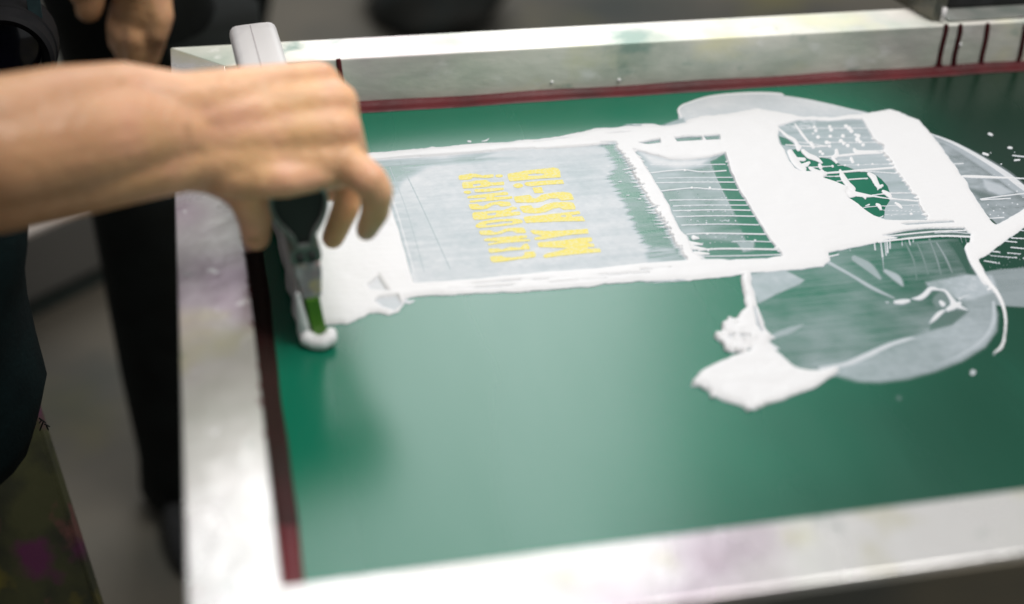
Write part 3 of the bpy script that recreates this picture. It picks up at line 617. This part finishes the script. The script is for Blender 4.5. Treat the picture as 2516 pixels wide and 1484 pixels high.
# ------------------------------------------------------------------ squeegee
near, far = np.array([.0395, .2510]), np.array([.0280, .5070])
sq = empty('squeegee', (near[0], near[1], 0))
tag(sq, 'screen printing squeegee with pale hollow handle and green blade, gripped by the hand', 'squeegee')
ax = Vector((far[0]-near[0], far[1]-near[1], 0)); LEN = ax.length; ax.normalize(); side = Vector((ax.y, -ax.x, 0))
lean = Matrix.Rotation(math.radians(-3.5), 3, ax)      # leans a little to the left
def SQ(u, v, w):      # u across, v up, w along
    return Vector((near[0], near[1], 0)) + ax*w + lean@(side*u+Vector((0, 0, v)))
def extrude(name, loop, w0, w1, material, inner=None, smooth=False, bev=0):
    n = len(loop); V = [SQ(u, v, w0) for u, v in loop]+[SQ(u, v, w1) for u, v in loop]; Fc = [(i, (i+1) % n, n+(i+1) % n, n+i) for i in range(n)]
    if inner:
        k = 2*n; V += [SQ(u, v, w0) for u, v in inner]+[SQ(u, v, w1) for u, v in inner]
        for i in range(n):
            j = (i+1) % n; Fc += [(k+j, k+i, k+n+i, k+n+j), (j, i, k+i, k+j), (n+i, n+j, k+n+j, k+n+i)]
    else: Fc += [tuple(range(n))[::-1], tuple(range(n, 2*n))]
    bm = bmesh.new(); vs = [bm.verts.new(v) for v in V]
    for f in Fc: bm.faces.new([vs[i] for i in f])
    if bev:
        bmesh.ops.recalc_face_normals(bm, faces=bm.faces[:])
        ed = [e_ for e_ in bm.edges if len(e_.link_faces) == 2 and e_.calc_face_angle(0) > .9]
        bmesh.ops.bevel(bm, geom=ed, offset=bev, segments=3, affect='EDGES', profile=.5)
    return from_bm(name, bm, material, sq, smooth)
R_ = [(0, .1125), (.0060, .1125), (.0118, .1123), (.0146, .1114), (.0164, .1096), (.0173, .1070), (.0174, .1040), (.0170, .0995), (.0160, .0955), (.0140, .0905), (.0114, .0860), (.0090, .0825), (.0070, .0790), (.0058, .0755), (.0055, .0735), (.0058, .0715)]
outer = [(u, v) for u, v in R_]+[(-u, v) for u, v in R_[::-1][:-1]]
SEAM = mat('seam_grime', (.30, .27, .28), .7)  # thin dark strip drawn along the top in place of a groove
def inset(l, t):
    out = []
    n = len(l)
    for i in range(n):
        a, b_, c = (np.array(l[j % n]) for j in (i-1, i, i+1)); d = c-a; d = d/np.linalg.norm(d); out.append(tuple(b_+np.array([d[1], -d[0]])*t))
    return out
inn = inset(outer, .0015)
han = extrude('handle', outer, 0, LEN-.003, GREY, inn)
for p_ in han.data.polygons: p_.use_smooth = abs(p_.normal.dot(ax)) < .5
# rounded far-end plug closing the hollow, and the rim of the profile seen at the near end
def cap_loft(rs):
    n = len(outer); V = []; Fc = []
    for t, w in rs: V += [SQ(u, v, w) for u, v in inset(outer, t)]
    for i in range(len(rs)-1):
        for k in range(n): Fc.append((i*n+k, i*n+(k+1) % n, (i+1)*n+(k+1) % n, (i+1)*n+k))
    Fc.append(tuple((len(rs)-1)*n+k for k in range(n)))
    mesh('end_plug', V, Fc, GREY, sq, False)
extrude('seam', [(-.0019, .1126), (-.0012, .1126), (-.0012, .1120), (-.0019, .1120)], .0, LEN-.004, SEAM)
cap_loft([(0, LEN-.0031), (.0003, LEN-.0018), (.0010, LEN-.0007), (.0024, LEN)])
extrude('profile_rim', inset(outer, -.0002), -.0012, .0016, DALU, inset(outer, .0017))
extrude('hollow_core', inset(outer, .0018), .003, .010, DARKIN)
clampl = [(.0060, .0722), (.0088, .0700), (.0096, .0670), (.0096, .0640), (.0084, .0606), (-.0084, .0606), (-.0096, .0640), (-.0096, .0670), (-.0088, .0700), (-.0060, .0722)]
extrude('blade_clamp', clampl, 0, LEN, DALU, bev=.0006)
extrude('blade_holder', [(.0080, .0604), (.0084, .0540), (.0072, .0430), (.0062, .0350), (-.0054, .0350), (-.0064, .0430), (-.0080, .0540), (-.0080, .0604)], -.0006, LEN, PINKM, bev=.0008)
for s_ in (-1, 1):
    bm = bmesh.new()
    bmesh.ops.create_cone(bm, cap_ends=True, segments=20, radius1=.0030, radius2=.0027, depth=.004)
    bmesh.ops.transform(bm, verts=bm.verts[:], matrix=Matrix.Rotation(math.radians(90), 4, 'X'))
    bmesh.ops.translate(bm, verts=bm.verts[:], vec=SQ(s_*.0036, .0655, -.0006))
    from_bm('screw_slot', bm, DARKIN, sq, True)
extrude('blade', [(.0050, .0348), (.0058, .0180), (.0076, .0030), (.0062, .0004), (.0010, .0004), (-.0010, .0030), (-.0030, .0180), (-.0040, .0348)], -.002, LEN+.002, BLADE, bev=.0006)
# white ink clinging to the blade's left face and curling round its near corner
ch = []
for i in range(26):
    w = LEN*i/25-.002
    ch.append((SQ(-.0060+.0008*math.sin(i*1.7), .0060+.0012*math.sin(i*.9), w), .0052+.0006*math.sin(i*2.3)))
up = [(SQ(-.0068, .016+.0012*math.sin(i), LEN*i/18), .0034) for i in range(19)]
up2 = [(SQ(-.0064, .024+.0015*math.sin(i*1.4), LEN*i/18), .0022) for i in range(19)]
curl = [(SQ(-.0056, .0060, .000), .0054), (SQ(-.0024, .0044, -.0050), .0048), (SQ(.0030, .0046, -.0070), .0050), (SQ(.0078, .0056, -.0050), .0050), (SQ(.0090, .0060, -.0008), .0042)]
tail = [(SQ(-.0068, .008, .004), .0050), (SQ(-.0072, .018, .001), .0040), (SQ(-.0078, .028, .0), .0028), (SQ(-.0082, .040, .0), .0016)]
fuse('ink_coating', [ch, up, up2, curl, tail], INKS, sq, .0012, 5)

# ------------------------------------------------------------------ printer: arm, hand, clothes
man = empty('person', (-.36, .36, -.85))
tag(man, 'person printing, bare forearm reaching in from the left to grip the squeegee, dark teal clothes', 'person')
wr, wu = P(440, 388, .134), P(430, 255, .163)
er, eu = P(-20, 450, .150), P(-20, 304, .182)
elb = Vector((-.30, .28, .20)); sho = Vector((-.42, .48, .55))
K = [P(838, 392, .122), P(840, 318, .138), P(832, 250, .150), P(790, 198, .158)]
C = [wr.lerp(wu, t) for t in (.02, .33, .66, .98)]
back = Vector((0, -.35, .9)).normalized()
chains = []
chains.append([(wr, .0205), (P(300, 405, .138), .0232), (P(150, 425, .142), .0262), (er, .0275), (elb, .040)])
chains.append([(wu, .0190), (P(300, 250, .167), .0228), (P(150, 274, .174), .0250), (eu, .0245), (elb+Vector((0, .02, .01)), .040)])
chains.append([(wr.lerp(wu, .5), .0235), (P(300, 325, .155), .0295), (P(150, 346, .161), .0325), (er.lerp(eu, .5), .0345), (elb, .043)])
chains.append([(elb, .046), (elb.lerp(sho, .5), .050), (sho, .055)])
rk = (.0125, .0125, .0120, .0110)
for i in range(4):
    a, b_ = C[i], K[i]; mid = a.lerp(b_, .5)-back*.001
    chains.append([(a, .0185), (mid, .0165), (b_-Vector((.004, 0, 0)), rk[i]+.0015)])
    chains.append([(a.lerp(b_, .30)+back*.0125, .0040), (a.lerp(b_, .7)+back*.0115, .0042), (b_+back*.0042, .0085)])     # tendon and knuckle
    chains.append([(a-back*.008, .015), (mid-back*.012, .0155), (b_-back*.010, .0115)])
chains.append([(K[0]-Vector((.004, 0, .004)), .0125), (K[3]-Vector((.004, 0, .004)), .0115)])
# fingers: wrap over the handle and down its right side
IDX = [(K[0], .0125), (P(908, 442, .116), .0108), (P(926, 470, .108), .0102), (P(922, 520, .092), .0090), (P(900, 566, .074), .0070)]
MID = [(K[1], .0125), (P(864, 385, .112), .0108), (P(862, 435, .098), .0102), (P(850, 510, .078), .0090), (P(818, 584, .056), .0076)]
RIN = [(K[2], .0120), (P(846, 300, .130), .0106), (P(850, 345, .115), .0100), (P(850, 410, .090), .0088), (P(812, 470, .070), .0074)]
PIN = [(K[3], .0110), (P(822, 228, .142), .0098), (P(832, 262, .125), .0090), (P(832, 320, .100), .0080), (P(798, 372, .080), .0068)]
chains += [IDX, MID, RIN, PIN]
chains.append([(K[0], .012), (P(885, 425, .118), .0110)])
THU = [(P(500, 400, .118), .0170), (P(572, 440, .110), .0145), (P(608, 480, .104), .0120), (P(626, 530, .086), .0112), (P(630, 582, .068), .0092)]
chains.append(THU)
chains.append([(P(560, 432, .122), .0135), (P(700, 440, .120), .0115), (K[0]-Vector((.002, 0, .006)), .0115)])     # web along the palm's near edge
chains.append([(P(600, 400, .122), .016), (P(760, 390, .120), .0145)])
chains.append([(P(600, 300, .140), .016), (P(760, 280, .142), .0135)])
body = fuse('body', chains, SKIN, man, .0018, 12)
def nail(tip, prev, up_, parent, s_=.0052):
    d = (Vector(tip)-Vector(prev)).normalized(); up_ = (up_-d*up_.dot(d)).normalized(); sd = d.cross(up_)
    V = []; Fc = []
    for i in range(7):
        for j in range(7):
            a, b_ = (i-3)/3., (j-3)/3.; r = math.sqrt(max(0, 1-.30*a*a*b_*b_))
            V.append(Vector(tip)+d*(a*s_*1.15)+sd*(b_*s_*r)+up_*(.0086*math.sqrt(max(0, 1-(b_*.55)**2))))
    for i in range(6):
        for j in range(6): Fc.append((i*7+j, i*7+j+1, i*7+j+8, i*7+j+7))
    return mesh('fingernail', V, Fc, NAIL, parent, True)
nail(THU[-1][0], THU[-2][0], Vector((-.9, -.5, .3)), man)
def tube_loft(name, rings, material, parent, seg=40, sub=True, wob=.0, cap=True):
    """rings: (cx, cy, z, rx, ry)"""
    V = []; Fc = []
    for i, (cx_, cy_, z_, rx, ry) in enumerate(rings):
        for k in range(seg):
            a = 2*math.pi*k/seg; f = 1+wob*math.sin(a*5+i*1.3)+wob*.6*math.sin(a*9-i*2.1)
            V.append((cx_+rx*f*math.cos(a), cy_+ry*f*math.sin(a), z_))
    for i in range(len(rings)-1):
        for k in range(seg): Fc.append((i*seg+k, i*seg+(k+1) % seg, (i+1)*seg+(k+1) % seg, (i+1)*seg+k))
    if cap: Fc += [tuple(range(seg))[::-1], tuple((len(rings)-1)*seg+k for k in range(seg))]
    o = mesh(name, V, Fc, material, parent, True)
    return o
# jacket: its right-hand outline is what the photograph shows at the left edge
def dep(x, y, Y): return on(x, y, 1, Y)
jr = []
Yj = .40
for (x, y) in ((-60, 60), (-20, 250), (20, 420), (72, 560), (64, 660), (66, 760), (86, 850), (103, 920), (101, 990), (92, 1035)):
    q_ = dep(x, y, Yj); jr.append((q_.x-.20, Yj, q_.z, .20, .150))
top_ = jr[0]
rings = [(sho.x-.05, .36, .62, .09, .10), (sho.x-.03, .36, .55, .14, .20), (-.40, .37, .40, .15, .19)]+[(-.375, .385, .22, .15, .16)]+[r for r in jr if r[2] < .18]
tube_loft('jacket', rings, NAVY, man, 48, wob=.012)
q_ = dep(97, 1028, Yj)
bm = bmesh.new()
for k in range(5):       # frayed thread at the hem
    a_ = q_+Vector((.001*k, 0, -.002*k)); capsule_bm(bm, a_, a_+Vector((.004*math.cos(k*1.9), -.002, -.003+.003*math.sin(k*2.3))), .0006, .0005, 8)
from_bm('loose_thread', bm, BLACK, man)
for dy in (-.10, .10):
    tube_loft('trouser_leg', [(-.40, .40+dy*.85, -.17, .105, .085), (-.42, .40+dy, -.45, .075, .07), (-.43, .40+dy, -.77, .06, .06)], NAVY, man, 28, wob=.02)
    tube_loft('shoe', [(-.40, .40+dy, -.849, .13, .048), (-.40, .40+dy, -.82, .13, .048), (-.42, .40+dy, -.775, .08, .042)], BPLAST, man, 24)

# ------------------------------------------------------------------ ink stained board at lower left
q1, q2 = P(96, 1040, -.24), P(262, 1560, -.40)
d_ = (q2-q1).normalized(); lf = Vector((-1, .15, -.1)); lf = (lf-d_*lf.dot(d_)).normalized(); nn = d_.cross(lf)
bm = bmesh.new(); c8 = []
for a_ in (-.05, .62):
    for b_ in (0, .26):
        for c_ in (0, .02): c8.append(bm.verts.new(q1+d_*a_+lf*b_-nn*c_*(1 if nn.z > 0 else -1)))
for f in ((0,1,3,2),(4,6,7,5),(0,4,5,1),(2,3,7,6),(0,2,6,4),(1,5,7,3)): bm.faces.new([c8[i] for i in f])
bmesh.ops.bevel(bm, geom=bm.edges[:], offset=.003, segments=2, affect='EDGES')
o = from_bm('board', bm, STAIN, None)
tag(o, 'olive board splattered with pink and yellow ink, leaning below the dark jacket', 'board')

# ------------------------------------------------------------------ bystander in black
by = empty('person', (-.05, 1.06, -.85))
tag(by, 'bystander in black trousers, bare hands hanging down behind the far left corner of the screen', 'person')
for x_ in (-.090, -.04):
    tube_loft('trouser_leg', [(x_, 1.06, -.10, .088, .10), (x_, 1.06, -.35, .084, .088), (x_, 1.07, -.60, .078, .078), (x_, 1.08, -.76, .072, .078), (x_, 1.08, -.82, .076, .082)], BLACK, by, 32, wob=.02)
    tube_loft('shoe', [(x_, 1.03, -.849, .046, .13), (x_, 1.03, -.82, .048, .13), (x_, 1.07, -.79, .042, .08)], BPLAST, by, 24)
tube_loft('trouser_seat', [(-.075, 1.07, -.22, .095, .11), (-.103, 1.07, -.05, .092, .12), (-.105, 1.07, .08, .092, .12)], BLACK, by, 40, wob=.01)
tube_loft('shirt', [(-.104, 1.07, .0, .096, .125), (-.100, 1.07, .15, .105, .12), (-.065, 1.08, .35, .165, .13), (-.055, 1.08, .50, .20, .12), (-.055, 1.08, .58, .12, .08), (-.055, 1.08, .60, .055, .055)], BLACK, by, 40, wob=.012)
Yh = .90
def HB(x, y, dy=0): return dep(x, y, Yh+dy)
hd = [[(HB(372, -260, .08), .036), (HB(366, -120, .03), .026), (HB(362, -40), .024), (HB(362, 30), .024), (HB(364, 70), .020)],
      [(HB(340, -40), .024), (HB(330, 20, .01), .022)],
      [(HB(372, 40), .0155), (HB(378, 90, -.01), .0140), (HB(366, 140, -.008), .0120), (HB(352, 165, .0), .0105)],
      [(HB(345, 40), .0150), (HB(338, 95, -.012), .0140), (HB(336, 140, -.010), .0125), (HB(344, 168), .0105)],
      [(HB(318, 40, .01), .0145), (HB(308, 90, .0), .0130), (HB(306, 130, .005), .0110)],
      [(HB(300, 20, .015), .0130), (HB(286, 65, .01), .0110), (HB(286, 105, .012), .0095)],
      [(HB(385, -10, -.01), .0150), (HB(398, 40, -.02), .0125), (HB(388, 86, -.022), .0105)],
      [(HB(372, -260, .08), .036), (Vector((.10, 1.02, .30)), .045), (Vector((.12, 1.08, .50)), .05)],
      [(Vector((.12, 1.08, .50)), .05), (Vector((-.055, 1.09, .50)), .06), (Vector((-.23, 1.08, .50)), .05), (Vector((-.21, 1.02, .30)), .045), (HB(205, -260, .08), .036), (HB(214, -130, .02), .026), (HB(216, -75), .024)],
      [(HB(222, -70), .016), (HB(224, -30), .0155), (HB(220, 12), .0145), (HB(217, 24), .0135)],
      [(HB(196, -70), .015), (HB(190, -40), .012), (HB(188, -18), .010)],
      [(Vector((-.055, 1.09, .50)), .06), (Vector((-.055, 1.09, .68)), .055), (Vector((-.055, 1.06, .78)), .09), (Vector((-.055, 1.07, .84)), .085)]]
fuse('body', hd, SKIN, by, .0035, 5)

# ------------------------------------------------------------------ camera hanging at far left
Yc = .66
def CB(x, y, dy=0): return dep(x, y, Yc+dy)
ctr = CB(10, 60)
ce = empty('camera', ctr)
tag(ce, 'black camera on a teal strap hanging above the forearm at the far left', 'camera')
pb = prism([(ctr.x-.11, ctr.y-.005), (ctr.x+.022, ctr.y-.005), (ctr.x+.026, ctr.y+.05), (ctr.x-.11, ctr.y+.05)], ctr.z-.012, ctr.z+.075, .006, 3)
from_bm('camera_body', pb, BPLAST, ce)
lc = CB(28, 84)
def ring(bm, r0_, r1_, za, zb, c, seg=48):
    v = []
    for (r, z) in ((r0_, za), (r1_, zb)): v.append([bm.verts.new(c+Vector((r*math.cos(2*math.pi*k/seg), z, r*math.sin(2*math.pi*k/seg)))) for k in range(seg)])
    for k in range(seg): bm.faces.new((v[0][k], v[0][(k+1) % seg], v[1][(k+1) % seg], v[1][k]))
bm = bmesh.new()
for i, (r0_, r1_, za, zb) in enumerate(((.037, .037, 0, -.05), (.037, .034, -.05, -.053), (.034, .029, -.053, -.050), (.029, .026, -.050, -.035), (.0385, .0385, -.012, -.032), (.0385, .037, -.012, -.011), (.0385, .037, -.032, -.033))):
    ring(bm, r0_, r1_, za, zb, Vector((lc.x, Yc, lc.z)))
LENSM = mat('matt_black', (.006, .006, .007), .75, spec=.2)
lens = from_bm('lens', bm, LENSM, ce, True)
bm = bmesh.new(); cc_ = Vector((lc.x, Yc-.034, lc.z)); c0 = bm.verts.new(cc_+Vector((0, -.006, 0))); rg = [bm.verts.new(cc_+Vector((.026*math.cos(2*math.pi*k/40), 0, .026*math.sin(2*math.pi*k/40)))) for k in range(40)]
for k in range(40): bm.faces.new((c0, rg[k], rg[(k+1) % 40]))
GL = mat('lens_glass', (.01, .008, .02), .05, coat=1.)
from_bm('lens_glass', bm, GL, ce, True)
bm = bmesh.new()
for k in range(14):       # highlight on the barrel's lower right, painted as a pale arc
    a_ = math.radians(-100+k*3.6); a2 = a_+math.radians(3.6)
    v = [bm.verts.new(Vector((lc.x+r_*math.cos(t_), Yc+y_, lc.z+r_*math.sin(t_)))) for (t_, r_, y_) in ((a_, .0377, -.038), (a2, .0377, -.038), (a2, .0377, -.044), (a_, .0377, -.044))]
    bm.faces.new(v)
bmesh.ops.remove_doubles(bm, verts=bm.verts[:], dist=1e-5)
from_bm('lens_highlight', bm, WHITEP, ce)
def slab(name, a_, b_, wd_, th, material, parent):
    a_, b_ = Vector(a_), Vector(b_); d = (b_-a_).normalized(); s_ = d.cross(Vector((0, 1, 0))).normalized(); n_ = d.cross(s_)
    bm = bmesh.new(); vs = []
    for p_ in (a_, b_):
        for s2, t2 in ((-1, -1), (1, -1), (1, 1), (-1, 1)): vs.append(bm.verts.new(p_+s_*wd_*s2/2+n_*th*t2/2))
    for f in ((0,1,2,3),(7,6,5,4),(0,4,5,1),(1,5,6,2),(2,6,7,3),(3,7,4,0)): bm.faces.new([vs[i] for i in f])
    bmesh.ops.bevel(bm, geom=bm.edges[:], offset=min(wd_, th)*.2, segments=2, affect='EDGES')
    return from_bm(name, bm, material, parent)
slab('strap', CB(66, -120, -.030), CB(88, 44, -.030), .0105, .002, STRAP, ce)
slab('strap', CB(86, 44, -.028), CB(112, 118, -.028), .0055, .002, STRAP, ce)
slab('strap_buckle', CB(97, 112, -.03), CB(116, 126, -.03), .012, .004, BPLAST, ce)
slab('buckle_edge_glint', CB(106, 125, -.034), CB(124, 122, -.034), .0010, .001, WHITEP, ce)  # metallic glint on the buckle, painted as a pale sliver
slab('buckle_pin_glint', CB(108, 145, -.034), CB(116, 166, -.034), .0022, .001, GREY, ce)  # second buckle glint, a painted grey sliver
slab('red_mark', CB(-6, 41, -.012), CB(22, 38, -.012), .0022, .001, REDP, ce)
slab('pale_button', CB(43, 52, -.014), CB(49, 53, -.014), .0020, .001, WHITEP, ce)

# ------------------------------------------------------------------ things on the floor behind
p0, p1 = P(71, 808, -.85), P(245, 722, -.85); dr = (p1-p0).normalized(); nb = Vector((-dr.y, dr.x, 0)); nb = nb if nb.y > 0 else -nb
def obox(name, a_, d, n_, l0, l1, dep_, z0, z1, material, parent=None, bev=.004):
    pts = [a_+d*l0, a_+d*l1, a_+d*l1+n_*dep_, a_+d*l0+n_*dep_]
    return from_bm(name, prism([(p_.x, p_.y) for p_ in pts], z0, z1, bev), material, parent)
pf = empty('platform', p0); tag(pf, 'low grey platform with a pale top on the floor between jacket and black trousers', 'platform')
obox('platform_deck', p0, dr, nb, -.9, .38, .55, -.80, -.685, SHEL, pf)
obox('pale_top', p0, dr, nb, -.9, .38, .55, -.684, -.672, BEIGE, pf)
obox('runner', p0+nb*.02, dr, nb, -.85, .36, .05, -.849, -.801, DGREEN, pf)
obox('runner', p0+nb*.40, dr, nb, -.85, .36, .05, -.849, -.801, DGREEN, pf)
po = empty('stand', P(640, 30, -.85)); tag(po, 'blurred black leaning pole behind the pale end of the squeegee', 'pole')
Yp = 2.2
a_, b_ = dep(614, 110, Yp), dep(645, -60, Yp); dd = (b_-a_).normalized()
foot = a_-dd*((a_.z+.85)/dd.z); topp = a_+dd*((.55-a_.z)/dd.z)
bm = bmesh.new(); capsule_bm(bm, foot+Vector((0, 0, .035)), topp, .033, .033, 24); from_bm('pole', bm, BLACK, po, True)
from_bm('foot_plate', box(foot.x-.10, foot.x+.10, foot.y-.08, foot.y+.08, -.849, -.835, .004), BLACK, po)
bg = P(1085, 50, -.85)
bm = bmesh.new(); bmesh.ops.create_icosphere(bm, subdivisions=4, radius=1)
for v in bm.verts:
    n_ = v.co.copy(); k = 1+.07*math.sin(n_.x*6+n_.y*3)+.05*math.sin(n_.y*9+n_.z*5)
    v.co = Vector((bg.x+.17*n_.x*k+.05*n_.z, bg.y+.05+.26*n_.y*k, -.85+max(0, .10+.13*n_.z*k)))
o = from_bm('bag', bm, mat('dark_grey_bag', (.020, .028, .028), .9, 0, (.045, .045, .042), 7, spec=.1), None, True); tag(o, 'dark soft bag lying on the floor behind the far rail', 'bag')

# ------------------------------------------------------------------ press clamp on the far rail at upper right
cl = empty('press_clamp', (.85, L_+.02, HT)); tag(cl, 'ink stained metal clamp with black jaw gripping the far rail at upper right', 'clamp')
xa = P(2291, 46, HT).x; zt = HT+.0006
CLM = mat('clamp_metal', (.17, .16, .125), .4, .4, (.10, .11, .10), 40, .4, .65)
PLM = mat('clamp_plate', (.30, .31, .29), .45, .4, (.16, .20, .18), 26, .45, .68, extra=[((.015, .03, .04), 30, .62, .66), ((.16, .02, .11), 24, .64, .68)])
from_bm('plate', box(xa+.010, XR, L_+.0065, L_+.060, zt, zt+.0022, .0006), PLM, cl)
from_bm('bracket', prism([(xa-.004, L_+.010), (xa+.008, L_+.010), (xa+.008, L_+.085), (xa-.022, L_+.085)], zt, zt+.024, .001), CLM, cl)
from_bm('jaw', box(xa+.020, XR, L_+.030, L_+.105, zt+.0026, zt+.050, .003), BPLAST, cl)
bm = bmesh.new(); bmesh.ops.create_cone(bm, cap_ends=True, segments=20, radius1=.0022, radius2=.0022, depth=.013)
bmesh.ops.translate(bm, verts=bm.verts[:], vec=Vector((xa+.0045, L_+.0075, zt+.0068))); from_bm('bolt', bm, GREY, cl, True)
# press arm and stand that carry the screen (behind and below it)
pr = empty('printing_press', (.5, .7, -.85)); tag(pr, 'screen press with a dark platen and stand under the green screen', 'press')
from_bm('platen', box(.16, .86, .06, .52, -.030, -.008, .004), DGREEN, pr)
from_bm('column', box(.45, .57, .24, .36, -.82, -.031, .004), BPLAST, pr)
from_bm('foot', box(.38, .64, .15, .45, -.849, -.821, .004), BPLAST, pr)
